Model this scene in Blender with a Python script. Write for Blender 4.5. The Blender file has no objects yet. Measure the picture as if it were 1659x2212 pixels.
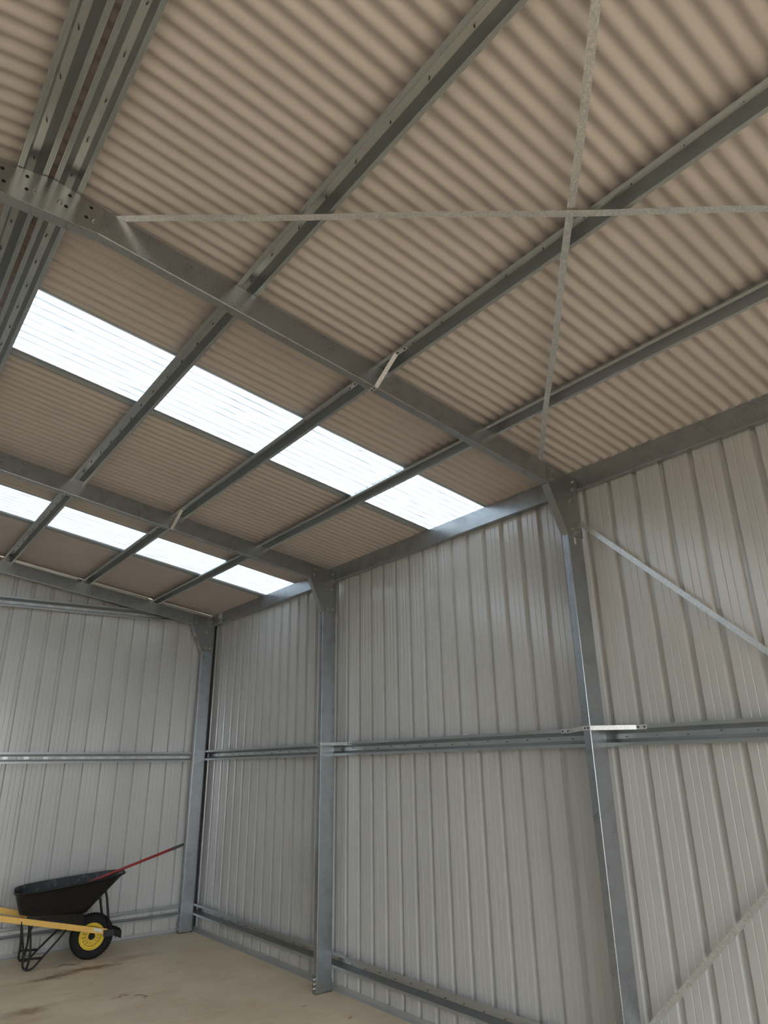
import bpy, math, random
from mathutils import Vector, Matrix
random.seed(7)
C = bpy.context.scene.collection
R = math.radians

# ------------------------------------------------------------------ helpers
class MB:
    def __init__(s): s.v = []; s.f = []; s.sm = []
    def poly(s, pts, smooth=False):
        n = len(s.v); s.v += [tuple(p) for p in pts]; s.f.append(list(range(n, n + len(pts)))); s.sm.append(smooth)
    def box(s, a, b):
        x0, y0, z0 = a; x1, y1, z1 = b; n = len(s.v)
        s.v += [(x0,y0,z0),(x1,y0,z0),(x1,y1,z0),(x0,y1,z0),(x0,y0,z1),(x1,y0,z1),(x1,y1,z1),(x0,y1,z1)]
        for q in ((3,2,1,0),(4,5,6,7),(0,1,5,4),(1,2,6,5),(2,3,7,6),(3,0,4,7)):
            s.f.append([n+i for i in q]); s.sm.append(False)
    def prism(s, pts, vec):
        """closed polygon pts (3D list) extruded along vec"""
        n = len(s.v); k = len(pts); vec = Vector(vec)
        s.v += [tuple(p) for p in pts] + [tuple(Vector(p) + vec) for p in pts]
        s.f.append([n+i for i in range(k)][::-1]); s.f.append([n+k+i for i in range(k)]); s.sm += [False, False]
        for i in range(k):
            j = (i+1) % k; s.f.append([n+i, n+j, n+k+j, n+k+i]); s.sm.append(False)
    def strip(s, prof, t, to3, ends):
        """thin-walled section: open 2D profile given thickness t, swept between the stations 'ends' with to3(u, v, station)"""
        k = len(prof); nrm = []
        for i in range(k):
            a = Vector(prof[max(i-1,0)]); b = Vector(prof[min(i+1,k-1)])
            n1 = None
            ns = []
            if i > 0:
                d = (Vector(prof[i]) - Vector(prof[i-1])).normalized(); ns.append(Vector((-d.y, d.x)))
            if i < k-1:
                d = (Vector(prof[i+1]) - Vector(prof[i])).normalized(); ns.append(Vector((-d.y, d.x)))
            m = sum(ns, Vector((0,0)))
            m = m / max(m.length, 1e-6)
            c = max(m.dot(ns[0]), .35)
            nrm.append(m / c)
        loop = [Vector(p) for p in prof] + [Vector(prof[i]) + nrm[i]*t for i in range(k-1, -1, -1)]
        L = len(loop); base = len(s.v)
        for st in ends:
            s.v += [tuple(to3(p.x, p.y, st)) for p in loop]
        for e in range(len(ends)-1):
            for i in range(L):
                j = (i+1) % L
                s.f.append([base+e*L+i, base+e*L+j, base+(e+1)*L+j, base+(e+1)*L+i]); s.sm.append(False)
        for e in (0, len(ends)-1):
            for i in range(k-1):
                q = [base+e*L+i, base+e*L+i+1, base+e*L+L-2-i, base+e*L+L-1-i]
                s.f.append(q if e == 0 else q[::-1]); s.sm.append(False)
    def tube(s, pts, r, seg=12, caps=True, closed=False):
        pts = [Vector(p) for p in pts]; n = len(pts); rings = []
        rr = r if isinstance(r, (list, tuple)) else [r]*n
        up = None
        for i, p in enumerate(pts):
            if closed: d = (pts[(i+1) % n] - pts[i-1]).normalized()
            else: d = (pts[min(i+1, n-1)] - pts[max(i-1, 0)]).normalized()
            if up is None:
                up = d.orthogonal().normalized()
            else:
                up = (up - d*up.dot(d)).normalized()
            w = d.cross(up); b = len(s.v); rings.append(b)
            for k in range(seg):
                a = 2*math.pi*k/seg
                s.v.append(tuple(p + (up*math.cos(a) + w*math.sin(a))*rr[i]))
        m = n if closed else n-1
        for i in range(m):
            a, b = rings[i], rings[(i+1) % n]
            for k in range(seg):
                k2 = (k+1) % seg
                s.f.append([a+k, a+k2, b+k2, b+k]); s.sm.append(True)
        if caps and not closed:
            s.f.append([rings[0]+k for k in range(seg)][::-1]); s.sm.append(False)
            s.f.append([rings[-1]+k for k in range(seg)]); s.sm.append(False)
    def lathe(s, prof, o, axis, seg=40, smooth=True):
        """profile (radius, offset along axis) revolved about axis through o"""
        o = Vector(o); ax = Vector(axis).normalized(); u = ax.orthogonal().normalized(); w = ax.cross(u)
        b = len(s.v); k = len(prof)
        for i in range(seg):
            a = 2*math.pi*i/seg; d = u*math.cos(a) + w*math.sin(a)
            for (r, h) in prof: s.v.append(tuple(o + d*r + ax*h))
        for i in range(seg):
            j = (i+1) % seg
            for q in range(k-1):
                s.f.append([b+i*k+q, b+j*k+q, b+j*k+q+1, b+i*k+q+1]); s.sm.append(smooth)
    def grid(s, rows, smooth=True, closed=False):
        b = len(s.v); n = len(rows[0])
        for r in rows: s.v += [tuple(p) for p in r]
        for i in range(len(rows)-1):
            for j in range(n if closed else n-1):
                j2 = (j+1) % n
                s.f.append([b+i*n+j, b+i*n+j2, b+(i+1)*n+j2, b+(i+1)*n+j]); s.sm.append(smooth)
    def mesh(s, name, mat):
        me = bpy.data.meshes.new(name); me.from_pydata(s.v, [], s.f); me.update()
        me.polygons.foreach_set('use_smooth', s.sm)
        me.materials.append(mat); return me
    def build(s, name, mat, parent=None, smooth_angle=None, bevel=None, loc=None):
        me = s.mesh(name, mat)
        o = bpy.data.objects.new(name, me); C.objects.link(o)
        if loc:
            me.transform(Matrix.Translation(-Vector(loc))); o.location = loc
        if parent: o.parent = parent
        if bevel:
            m = o.modifiers.new('bevel', 'BEVEL'); m.width = bevel; m.segments = 2; m.limit_method = 'ANGLE'; m.angle_limit = R(40)
        return o

def tag(o, label=None, cat=None, group=None, kind=None):
    if label: o['label'] = label
    if cat: o['category'] = cat
    if group: o['group'] = group
    if kind: o['kind'] = kind
    return o
def empty(name, loc):
    o = bpy.data.objects.new(name, None); C.objects.link(o); o.location = loc; o.empty_display_size = .1
    return o
def child_local(parent, o):
    """o was built in world coordinates: keep it there while parented to an unrotated Empty / object"""
    o.parent = parent; o.matrix_parent_inverse = Matrix.Translation(-Vector(parent.location)); return o
def put(me, name, parent, loc, rot=None):
    o = bpy.data.objects.new(name, me); C.objects.link(o)
    o.parent = parent; o.location = Vector(loc) - Vector(parent.location)
    if rot is not None: o.rotation_euler = rot.to_euler() if hasattr(rot, 'to_euler') else rot
    return o

# ------------------------------------------------------------------ materials
def new_mat(name):
    m = bpy.data.materials.new(name); m.use_nodes = True; nt = m.node_tree; nt.nodes.clear()
    out = nt.nodes.new('ShaderNodeOutputMaterial'); return m, nt, out
def nd(nt, t, **k):
    n = nt.nodes.new(t)
    for a, b in k.items():
        if a.startswith('i_'): n.inputs[a[2:].replace('_', ' ')].default_value = b
        else: setattr(n, a, b)
    return n
def ramp(nt, src, p0, c0, p1, c1):
    r = nt.nodes.new('ShaderNodeValToRGB'); r.color_ramp.elements[0].position = p0; r.color_ramp.elements[1].position = p1
    r.color_ramp.elements[0].color = (*c0, 1) if len(c0) == 3 else c0; r.color_ramp.elements[1].color = (*c1, 1) if len(c1) == 3 else c1
    nt.links.new(src, r.inputs['Fac']); return r
def coords(nt, scale):
    g = nt.nodes.new('ShaderNodeNewGeometry'); m = nt.nodes.new('ShaderNodeMapping')
    m.inputs['Scale'].default_value = scale; nt.links.new(g.outputs['Position'], m.inputs['Vector']); return m.outputs['Vector']
def noise(nt, vec, sc, detail=3, rough=.5):
    n = nt.nodes.new('ShaderNodeTexNoise'); n.inputs['Scale'].default_value = sc; n.inputs['Detail'].default_value = detail
    n.inputs['Roughness'].default_value = rough; nt.links.new(vec, n.inputs['Vector']); return n

def plain(name, col, rough=.5, metal=0, spec=.5, var=.15, sc=30, bump=0):
    m, nt, out = new_mat(name); b = nt.nodes.new('ShaderNodeBsdfPrincipled')
    b.inputs['Roughness'].default_value = rough; b.inputs['Metallic'].default_value = metal; b.inputs['Specular IOR Level'].default_value = spec
    n = noise(nt, coords(nt, (1,1,1)), sc)
    r = ramp(nt, n.outputs['Fac'], .3, [c*(1-var) for c in col], .7, [min(c*(1+var),1) for c in col])
    nt.links.new(r.outputs['Color'], b.inputs['Base Color'])
    if bump:
        bp = nt.nodes.new('ShaderNodeBump'); bp.inputs['Strength'].default_value = bump; bp.inputs['Distance'].default_value = .002
        nt.links.new(n.outputs['Fac'], bp.inputs['Height']); nt.links.new(bp.outputs['Normal'], b.inputs['Normal'])
    nt.links.new(b.outputs[0], out.inputs[0]); return m

def galv(name, lo, hi, rough=.36, stretch=(1,1,1), spangle=260, metal=.85, rvar=.1, bump=.12):
    m, nt, out = new_mat(name); b = nt.nodes.new('ShaderNodeBsdfPrincipled')
    v = coords(nt, stretch)
    vo = nt.nodes.new('ShaderNodeTexVoronoi'); vo.inputs['Scale'].default_value = spangle; nt.links.new(v, vo.inputs['Vector'])
    n = noise(nt, v, 9, 5, .6)
    mx = nd(nt, 'ShaderNodeMix', data_type='FLOAT'); mx.inputs['Factor'].default_value = .45
    sep = nt.nodes.new('ShaderNodeSeparateColor'); nt.links.new(vo.outputs['Color'], sep.inputs[0])
    nt.links.new(n.outputs['Fac'], mx.inputs['A']); nt.links.new(sep.outputs[0], mx.inputs['B'])
    r = ramp(nt, mx.outputs['Result'], .25, lo, .75, hi)
    nt.links.new(r.outputs['Color'], b.inputs['Base Color'])
    mr = nt.nodes.new('ShaderNodeMapRange'); mr.inputs['To Min'].default_value = rough-rvar; mr.inputs['To Max'].default_value = rough+rvar
    nt.links.new(mx.outputs['Result'], mr.inputs['Value']); nt.links.new(mr.outputs['Result'], b.inputs['Roughness'])
    b.inputs['Metallic'].default_value = metal
    bp = nt.nodes.new('ShaderNodeBump'); bp.inputs['Strength'].default_value = bump; bp.inputs['Distance'].default_value = .0006
    nt.links.new(mx.outputs['Result'], bp.inputs['Height']); nt.links.new(bp.outputs['Normal'], b.inputs['Normal'])
    nt.links.new(b.outputs[0], out.inputs[0]); return m

def sheet(name, col, rough, stretch, spec=.5, bump=.25, var=.05, coat=0):
    """painted steel sheeting, faint roll-forming streaks along its length"""
    m, nt, out = new_mat(name); b = nt.nodes.new('ShaderNodeBsdfPrincipled')
    n = noise(nt, coords(nt, stretch), 1, 4, .6); n2 = noise(nt, coords(nt, (1,1,1)), 1.3, 3)
    r = ramp(nt, n2.outputs['Fac'], .3, [c*(1-var) for c in col], .7, [c*(1+var) for c in col])
    nt.links.new(r.outputs['Color'], b.inputs['Base Color'])
    b.inputs['Roughness'].default_value = rough; b.inputs['Specular IOR Level'].default_value = spec
    b.inputs['Coat Weight'].default_value = coat; b.inputs['Coat Roughness'].default_value = .12
    bp = nt.nodes.new('ShaderNodeBump'); bp.inputs['Strength'].default_value = bump; bp.inputs['Distance'].default_value = .001
    nt.links.new(n.outputs['Fac'], bp.inputs['Height']); nt.links.new(bp.outputs['Normal'], b.inputs['Normal'])
    nt.links.new(b.outputs[0], out.inputs[0]); return m

M = {}
M['wall_side'] = sheet('side_wall_sheet', (.515,.51,.495), .20, (10, 70, .5), spec=1.0, coat=.25, bump=.02)
M['wall_end'] = sheet('end_wall_sheet', (.515,.51,.495), .20, (70, 10, .5), spec=1.0, coat=.25, bump=.02)
M['roof'] = sheet('roof_sheet', (.50,.445,.41), .34, (.5, 10, .5), spec=.5, bump=.05)
M['flash'] = sheet('flashing', (.36,.36,.35), .4, (1, 1, 1), bump=.03)
M['galv'] = galv('galvanised_steel', (.30,.32,.335), (.42,.445,.465), rough=.32, spangle=420, bump=.03)
M['galv_dark'] = galv('galvanised_bracket', (.34,.35,.35), (.42,.43,.43), rough=.22, rvar=.05, spangle=420, bump=.03)
M['hat'] = galv('galvanised_top_hat', (.47,.49,.49), (.55,.57,.57), rough=.30, rvar=.04, spangle=420, metal=.9, bump=.0)
M['strap'] = galv('galvanised_strap', (.60,.62,.62), (.85,.86,.85), rough=.36, spangle=170, metal=.8, bump=.18)
M['bolt'] = galv('zinc_bolt', (.34,.34,.34), (.5,.5,.5), rough=.25, spangle=300)
M['screw'] = plain('screw_steel', (.10,.09,.08), .5, .6)
M['corner'] = plain('corner_shade_colour', (.10,.10,.10), .45, 0, .4, .1, 5)  # shade of the corner recess put in as a dark colour
M['hole'] = plain('punched_hole', (.012,.012,.012), .9)
M['black'] = plain('black_plastic', (.0075,.008,.009), .42, 0, .4, .5, 25, .2)
M['rubber'] = plain('tyre_rubber', (.014,.014,.014), .8, 0, .3, .3, 40, .3)
M['tube'] = plain('black_painted_tube', (.018,.018,.017), .55, .2, .4, .5, 60, .3)
M['yellow'] = plain('yellow_paint', (.83,.50,.11), .38, 0, .5, .06, 12)
M['rim'] = plain('yellow_rim', (.74,.53,.035), .5, 0, .4, .10, 30)
M['red'] = plain('red_fibreglass', (.35,.035,.03), .4, 0, .5, .15, 20)
M['grip'] = plain('grey_grip', (.06,.06,.065), .6)
M['label'] = plain('white_label', (.72,.72,.68), .5, 0, .4, .05, 60)
M['grass'] = plain('dry_ground', (.30,.255,.19), .9, 0, .1, .25, 1.2)

# wet-looking scuffs inside the tray
def tray_inner():
    m, nt, out = new_mat('scuffed_black_plastic'); b = nt.nodes.new('ShaderNodeBsdfPrincipled')
    n = noise(nt, coords(nt, (14, 14, 5)), 2.2, 8, .72)
    r = ramp(nt, n.outputs['Fac'], .53, (.017,.018,.02), .72, (.15,.16,.165))
    nt.links.new(r.outputs['Color'], b.inputs['Base Color']); b.inputs['Roughness'].default_value = .4
    nt.links.new(b.outputs[0], out.inputs[0]); return m
M['tray'] = tray_inner()

def concrete():
    m, nt, out = new_mat('trowelled_concrete'); b = nt.nodes.new('ShaderNodeBsdfPrincipled')
    p = coords(nt, (1,1,1))
    a = noise(nt, p, 1.6, 6, .62); c = noise(nt, coords(nt, (1.2, 3.2, 1)), 2.3, 5, .6); d = noise(nt, p, 90, 3, .6); e = noise(nt, p, 7, 4, .6)
    r1 = ramp(nt, a.outputs['Fac'], .32, (.62,.49,.335), .66, (.78,.645,.465))
    r2 = ramp(nt, c.outputs['Fac'], .54, (0,0,0), .74, (1,1,1))
    mix = nd(nt, 'ShaderNodeMix', data_type='RGBA'); nt.links.new(r2.outputs['Color'], mix.inputs['Factor'])
    nt.links.new(r1.outputs['Color'], mix.inputs[6]); mix.inputs[7].default_value = (.64,.44,.25,1)
    r3 = ramp(nt, e.outputs['Fac'], .62, (0,0,0), .8, (.6,.6,.6))
    mix2 = nd(nt, 'ShaderNodeMix', data_type='RGBA'); nt.links.new(r3.outputs['Color'], mix2.inputs['Factor'])
    nt.links.new(mix.outputs[2], mix2.inputs[6]); mix2.inputs[7].default_value = (.74,.68,.57,1)
    last = mix2.outputs[2]
    # local stains: (x, y, radius x, radius y, colour)
    geo = nt.nodes.new('ShaderNodeNewGeometry')
    warp = nt.nodes.new('ShaderNodeVectorMath'); warp.operation = 'MULTIPLY_ADD'
    nt.links.new(e.outputs['Color'], warp.inputs[0]); warp.inputs[1].default_value = (.35,.35,0); nt.links.new(geo.outputs['Position'], warp.inputs[2])
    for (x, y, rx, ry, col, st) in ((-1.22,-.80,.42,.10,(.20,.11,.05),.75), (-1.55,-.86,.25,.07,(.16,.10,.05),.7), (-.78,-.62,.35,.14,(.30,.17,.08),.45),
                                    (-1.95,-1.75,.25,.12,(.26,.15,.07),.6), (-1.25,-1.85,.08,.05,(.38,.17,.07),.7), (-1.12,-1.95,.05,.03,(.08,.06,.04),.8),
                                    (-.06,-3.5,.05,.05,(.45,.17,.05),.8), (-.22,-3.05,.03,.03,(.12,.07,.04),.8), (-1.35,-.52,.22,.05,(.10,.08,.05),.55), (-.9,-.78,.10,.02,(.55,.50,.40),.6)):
        mp = nt.nodes.new('ShaderNodeMapping'); mp.vector_type = 'TEXTURE'
        mp.inputs['Location'].default_value = (x+.17, y+.17, 0); mp.inputs['Scale'].default_value = (rx, ry, 1)
        nt.links.new(warp.outputs[0], mp.inputs['Vector'])
        g = nt.nodes.new('ShaderNodeTexGradient'); g.gradient_type = 'SPHERICAL'; nt.links.new(mp.outputs[0], g.inputs['Vector'])
        mul = nt.nodes.new('ShaderNodeMath'); mul.operation = 'MULTIPLY'; mul.inputs[1].default_value = st*1.4; mul.use_clamp = True; nt.links.new(g.outputs['Fac'], mul.inputs[0])
        mm = nd(nt, 'ShaderNodeMix', data_type='RGBA'); nt.links.new(mul.outputs[0], mm.inputs['Factor']); nt.links.new(last, mm.inputs[6]); mm.inputs[7].default_value = (*col, 1)
        last = mm.outputs[2]
    nt.links.new(last, b.inputs['Base Color'])
    rr = ramp(nt, a.outputs['Fac'], .3, (.42,.42,.42), .7, (.6,.6,.6)); nt.links.new(rr.outputs['Color'], b.inputs['Roughness'])
    bp = nt.nodes.new('ShaderNodeBump'); bp.inputs['Strength'].default_value = .12; bp.inputs['Distance'].default_value = .002
    nt.links.new(d.outputs['Fac'], bp.inputs['Height']); nt.links.new(bp.outputs['Normal'], b.inputs['Normal'])
    nt.links.new(b.outputs[0], out.inputs[0]); return m
M['floor'] = concrete()
M['chalk'] = plain('chalk_line', (.62,.57,.47), .9, 0, .1, .2, 60)

def poly_sheet():
    m, nt, out = new_mat('translucent_polycarbonate')
    tr = nt.nodes.new('ShaderNodeBsdfTransparent'); tl = nt.nodes.new('ShaderNodeBsdfTranslucent'); gl = nt.nodes.new('ShaderNodeBsdfGlossy')
    gl.inputs['Roughness'].default_value = .25; gl.inputs['Color'].default_value = (.9,.95,1,1)
    n = noise(nt, coords(nt, (1.1, 9, 1)), 3.0, 8, .75); n2 = noise(nt, coords(nt, (4, 30, 1)), 1.3, 6, .7)
    r = ramp(nt, n.outputs['Fac'], .57, (1,1,1), .72, (.16,.18,.20)); r2 = ramp(nt, n2.outputs['Fac'], .42, (1,1,1), .70, (.33,.36,.38))
    # darker lines along the corrugation valleys
    g3 = nt.nodes.new('ShaderNodeNewGeometry'); sp = nt.nodes.new('ShaderNodeSeparateXYZ'); nt.links.new(g3.outputs['Position'], sp.inputs[0])
    m_a = nd(nt, 'ShaderNodeMath', operation='MULTIPLY_ADD'); nt.links.new(sp.outputs['Y'], m_a.inputs[0]); m_a.inputs[1].default_value = 2*math.pi/.0755; m_a.inputs[2].default_value = 2*math.pi*5.035/.0755
    m_c = nd(nt, 'ShaderNodeMath', operation='COSINE'); nt.links.new(m_a.outputs[0], m_c.inputs[0])
    r3 = ramp(nt, m_c.outputs[0], .84, (1,1,1), 1.0, (.34,.37,.39))
    mul = nd(nt, 'ShaderNodeMix', data_type='RGBA', blend_type='MULTIPLY'); mul.inputs['Factor'].default_value = 1
    nt.links.new(r.outputs['Color'], mul.inputs[6]); nt.links.new(r2.outputs['Color'], mul.inputs[7])
    t2 = nd(nt, 'ShaderNodeMix', data_type='RGBA', blend_type='MULTIPLY'); t2.inputs['Factor'].default_value = 1
    mu3 = nd(nt, 'ShaderNodeMix', data_type='RGBA', blend_type='MULTIPLY'); mu3.inputs['Factor'].default_value = 1; nt.links.new(mul.outputs[2], mu3.inputs[6]); nt.links.new(r3.outputs['Color'], mu3.inputs[7])
    nt.links.new(mu3.outputs[2], t2.inputs[6]); t2.inputs[7].default_value = (.40,.44,.475,1)
    nt.links.new(t2.outputs[2], tr.inputs['Color']); nt.links.new(t2.outputs[2], tl.inputs['Color'])
    df = nt.nodes.new('ShaderNodeBsdfDiffuse'); df.inputs['Color'].default_value = (.86,.91,.92,1)
    m0 = nt.nodes.new('ShaderNodeMixShader'); m0.inputs[0].default_value = .55; nt.links.new(tl.outputs[0], m0.inputs[1]); nt.links.new(df.outputs[0], m0.inputs[2])
    m1 = nt.nodes.new('ShaderNodeMixShader'); m1.inputs[0].default_value = .55; nt.links.new(tr.outputs[0], m1.inputs[1]); nt.links.new(m0.outputs[0], m1.inputs[2])
    m2 = nt.nodes.new('ShaderNodeMixShader'); m2.inputs[0].default_value = .05; nt.links.new(m1.outputs[0], m2.inputs[1]); nt.links.new(gl.outputs[0], m2.inputs[2])
    nt.links.new(m2.outputs[0], out.inputs[0]); return m
M['poly'] = poly_sheet()

# ------------------------------------------------------------------ dimensions (metres)
Y1, Y2, Y3, Y4 = 0.0, -2.914, -5.917, -8.90      # web planes of the portal frames
YF = -11.9                                        # front gable
W = .154; D = .050                                # C section
SL = .15                                          # roof slope
XR = -3.37                                        # ridge
ZT0 = 3.679; ZB0 = 3.5316                         # rafter top / bottom at x = 0
HAT = .061
XW = W + HAT                                      # side wall sheet
YE = D + HAT                                      # end wall sheet
cs = 1/math.hypot(1, SL); sn = SL*cs
def zt(x): return ZT0 + SL*(-x if x > XR else -(2*XR - x))
def mx(x): return 2*XR - x                        # mirrored about the ridge

# ------------------------------------------------------------------ floor, ground
m = MB(); m.box((2*XR-XW-.02, YF-.05, -.12), (XW+.02, YE+.05, 0)); tag(m.build('floor', M['floor']), kind='structure')
m = MB(); m.poly([(-60,-70,-.10),(60,-70,-.10),(60,50,-.10),(-60,50,-.10)]); tag(m.build('ground', M['grass']), kind='structure')
segs = [((-.150,-1.62),(-.108,-2.12)),((-.100,-2.22),(-.092,-2.34)),((-.076,-2.62),(-.070,-2.78)),((-.046,-3.02),(.01,-4.05))]
root = empty('chalk_line', (-.15, -1.62, 0)); tag(root, 'thin broken pale line marked on the concrete floor along the side wall', 'line marking')
for (a, b) in segs:
    m = MB(); d = Vector((b[0]-a[0], b[1]-a[1], 0)).normalized(); n = Vector((-d.y, d.x, 0))*.003
    A_ = Vector((a[0], a[1], .0006)); B_ = Vector((b[0], b[1], .0006)); m.poly([A_-n, B_-n, B_+n, A_+n])
    child_local(root, m.build('dash', M['chalk']))

# ------------------------------------------------------------------ wall sheeting
def rib_profile(edges, y0, y1, laps=()):
    """plan profile as (s, depth) from y0 down to y1; edges = near edge of each recessed rib, ordered"""
    P = [(y0, 0)]
    for e in edges:
        # recess spans e+.050 .. e
        if e + .050 > y0 or e < y1: continue
        P += [(e+.050, 0), (e+.042, .028), (e+.009, .028), (e, 0)]
        nxt = e - .1905
        for c in (.052, .098):                     # two small stiffening creases on the pan
            q = e - c
            if q-.004 > y1: P += [(q+.004, 0), (q, .0022), (q-.004, 0)]
        if e in laps and e-.016 > y1:              # sheet overlap: a sharp little step
            P += [(e-.0105, 0), (e-.011, -.0022), (e-.016, -.0022), (e-.0165, 0)] if False else []
    P.append((y1, 0)); 
    P.sort(key=lambda q: -q[0]); return P
side_edges = []
y = -3.066
e = -3.066 + .1909
up = []
while e < YE-.02: up.append(e); e += .1909
side_edges = sorted(up, reverse=True) + [-3.066 - .1909*i for i in range(14)]
side_edges += [-5.750, -5.950, -6.153, -6.348, -6.543, -6.737]
while side_edges[-1] > YF+.2: side_edges.append(side_edges[-1]-.1935)
end_edges = [-.124]
for v in (-.336,-.533,-.733,-.923,-1.117,-1.316,-1.512,-1.706,-1.901,-2.112): end_edges.append(v)
while end_edges[-1] > 2*XR-XW+.15: end_edges.append(end_edges[-1]-.196)

def wall_mesh(P, to3, ztop, zbot=.0, smooth=False):
    m = MB(); rows = []
    for i in range(len(P)-1):
        (a, da), (b, db) = P[i], P[i+1]
        n = len(m.v)
        m.v += [to3(a, da, zbot), to3(b, db, zbot), to3(b, db, ztop(b)), to3(a, da, ztop(a))]
        m.f.append([n, n+1, n+2, n+3]); m.sm.append(False)
    return m
# right wall: whole from the back to just past frame 4, then a wide open doorway in the last bay, over which the sheeting carries on
DY0, DY1, DZ = Y4-.25, YF+.35, 0.0
PR = rib_profile(side_edges, YE, DY0)
wr = wall_mesh(PR, lambda s_, d_, z: (XW+d_, s_, z), lambda s_: 3.70)
PR2 = rib_profile([e for e in side_edges if e < DY0-.05], DY0, YF)
w2 = wall_mesh(PR2, lambda s_, d_, z: (XW+d_, s_, z), lambda s_: 3.70, DZ)
n = len(wr.v); wr.v += w2.v; wr.f += [[i+n for i in f] for f in w2.f]; wr.sm += w2.sm
tag(wr.build('wall_right', M['wall_side']), kind='structure')
# sheet overlaps: one thin lapped edge per 4 ribs
def lap_strips(name, edges, vertical_to3, top, mat, every=4, off=0):
    m = MB()
    for i, e in enumerate(edges):
        if (i+off) % every == 0:
            m.strip([(e-.012,-.0016),(e-.004,-.0016),(e+.0005,.0008)], .0012, vertical_to3, (0.02, top(e)))
    return m
# left wall, closed
lw = MB(); LD = []
PL = rib_profile(side_edges, YE, YF)
for (a, da), (b, db) in zip(PL[:-1], PL[1:]):
    cuts = sorted([c for d_ in LD for c in d_ if b < c < a], reverse=True); yy_ = [a]+cuts+[b]
    for p, q in zip(yy_[:-1], yy_[1:]):
        mid = (p+q)/2; z0 = 3.0 if any(d_[1] < mid < d_[0] for d_ in LD) else 0
        dp = da+(db-da)*(p-a)/(b-a); dq = da+(db-da)*(q-a)/(b-a)
        n = len(lw.v); lw.v += [(2*XR-XW-dp, p, z0), (2*XR-XW-dq, q, z0), (2*XR-XW-dq, q, 3.70), (2*XR-XW-dp, p, 3.70)]
        lw.f.append([n, n+1, n+2, n+3]); lw.sm.append(False)
tag(lw.build('wall_left', M['wall_side']), kind='structure')
# back wall (the gable end seen in the photograph)
def ztop_end(x):
    return zt(x) + HAT + .004
PE = [(-q[0] if False else q[0], q[1]) for q in rib_profile(end_edges, XW, 2*XR-XW)]
# the visible (mirrored) rib: sharp edge on the left side as seen, so flip each recess to lie on +x side of the edge
wb = MB()
P2 = []
for (a, da), (b, db) in zip(PE[:-1], PE[1:]):
    parts = [(a, da), (b, db)]
    if a > XR > b:
        t = (XR-a)/(b-a); parts = [(a, da), (XR, da+(db-da)*t), (b, db)]
    for (p, dp), (q, dq) in zip(parts[:-1], parts[1:]):
        n = len(wb.v); wb.v += [(p, YE+dp, 0), (q, YE+dq, 0), (q, YE+dq, ztop_end(q)), (p, YE+dp, ztop_end(p))]
        wb.f.append([n, n+1, n+2, n+3]); wb.sm.append(False)
tag(wb.build('wall_back', M['wall_end']), kind='structure')
# front gable with a wide open doorway
wf = MB(); FX0, FX1, FZ = -6.3, -.45, 3.2
PFf = rib_profile(end_edges, XW, 2*XR-XW)
for (a, da), (b, db) in zip(PFf[:-1], PFf[1:]):
    cuts = sorted([c for c in (XR, FX0, FX1) if b < c < a], reverse=True); ptsx = [a]+cuts+[b]
    for p, q in zip(ptsx[:-1], ptsx[1:]):
        mid = (p+q)/2; z0 = FZ if FX0 < mid < FX1 else 0
        dp = da+(db-da)*(p-a)/(b-a) if b != a else da; dq = da+(db-da)*(q-a)/(b-a) if b != a else db
        n = len(wf.v); wf.v += [(p, YF-dp, z0), (q, YF-dq, z0), (q, YF-dq, ztop_end(q)), (p, YF-dp, ztop_end(p))]
        wf.f.append([n, n+1, n+2, n+3]); wf.sm.append(False)
tag(wf.build('wall_front', M['wall_end']), kind='structure')

# base flashings
m = MB()
m.strip([(XW-.030,.0),(XW-.030,.003),(XW-.003,.012),(XW-.003,.045)], .0015, lambda u, v, s_: (u, s_, v), (DY0, YE)); tag(m.build('trim_1', M['flash']), kind='structure')
m = MB()
m.strip([(YE-.030,.0),(YE-.030,.003),(YE-.003,.012),(YE-.003,.045)], .0015, lambda u, v, s_: (s_, u, v), (XW, 2*XR-XW)); tag(m.build('trim_2', M['flash']), kind='structure')

m = MB(); m.box((XW-.004, YE-.055, 0), (XW+.0, YE-.001, 3.68)); m.box((XW-.045, YE-.005, 0), (XW-.004, YE-.001, 3.68))  # added dark strip in place of the shade in the corner recess
tag(m.build('corner_shade_strip', M['corner']), kind='structure')

# ------------------------------------------------------------------ roof sheeting (corrugated) and translucent sheets
PITCH = .0755; AMP = .008
YPH = -5.035
def corr(y): return AMP*(1 - math.cos(2*math.pi*(y-YPH)/PITCH))     # 0 at a valley
def corr_sheet(ya, yb, xa, xb, lift, zoff=0, per=10):
    m = MB(); n = max(2, int(round((yb-ya)/PITCH*per))); rows = []
    for x in (xa, xb):
        rows.append([(x, ya+(yb-ya)*i/n, zt(x)+HAT+.001+lift+corr(ya+(yb-ya)*i/n)) for i in range(n+1)])
    m.grid(rows); return m
XE = XW + .07
SKY = [(-5.035, -4.36, -4.262), (-2.035, -1.365, -1.270)]       # visible start, steel starts again, hidden lap end
roof = MB()
def add(m, o):
    n = len(m.v); m.v += o.v; m.f += [[i+n for i in f] for f in o.f]; m.sm += o.sm
SKYL = [(-5.035, -3.50, -3.40), (-2.035, -.50, -.40)]      # left slope, unseen: second sheet added beside each to light the floor
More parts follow.
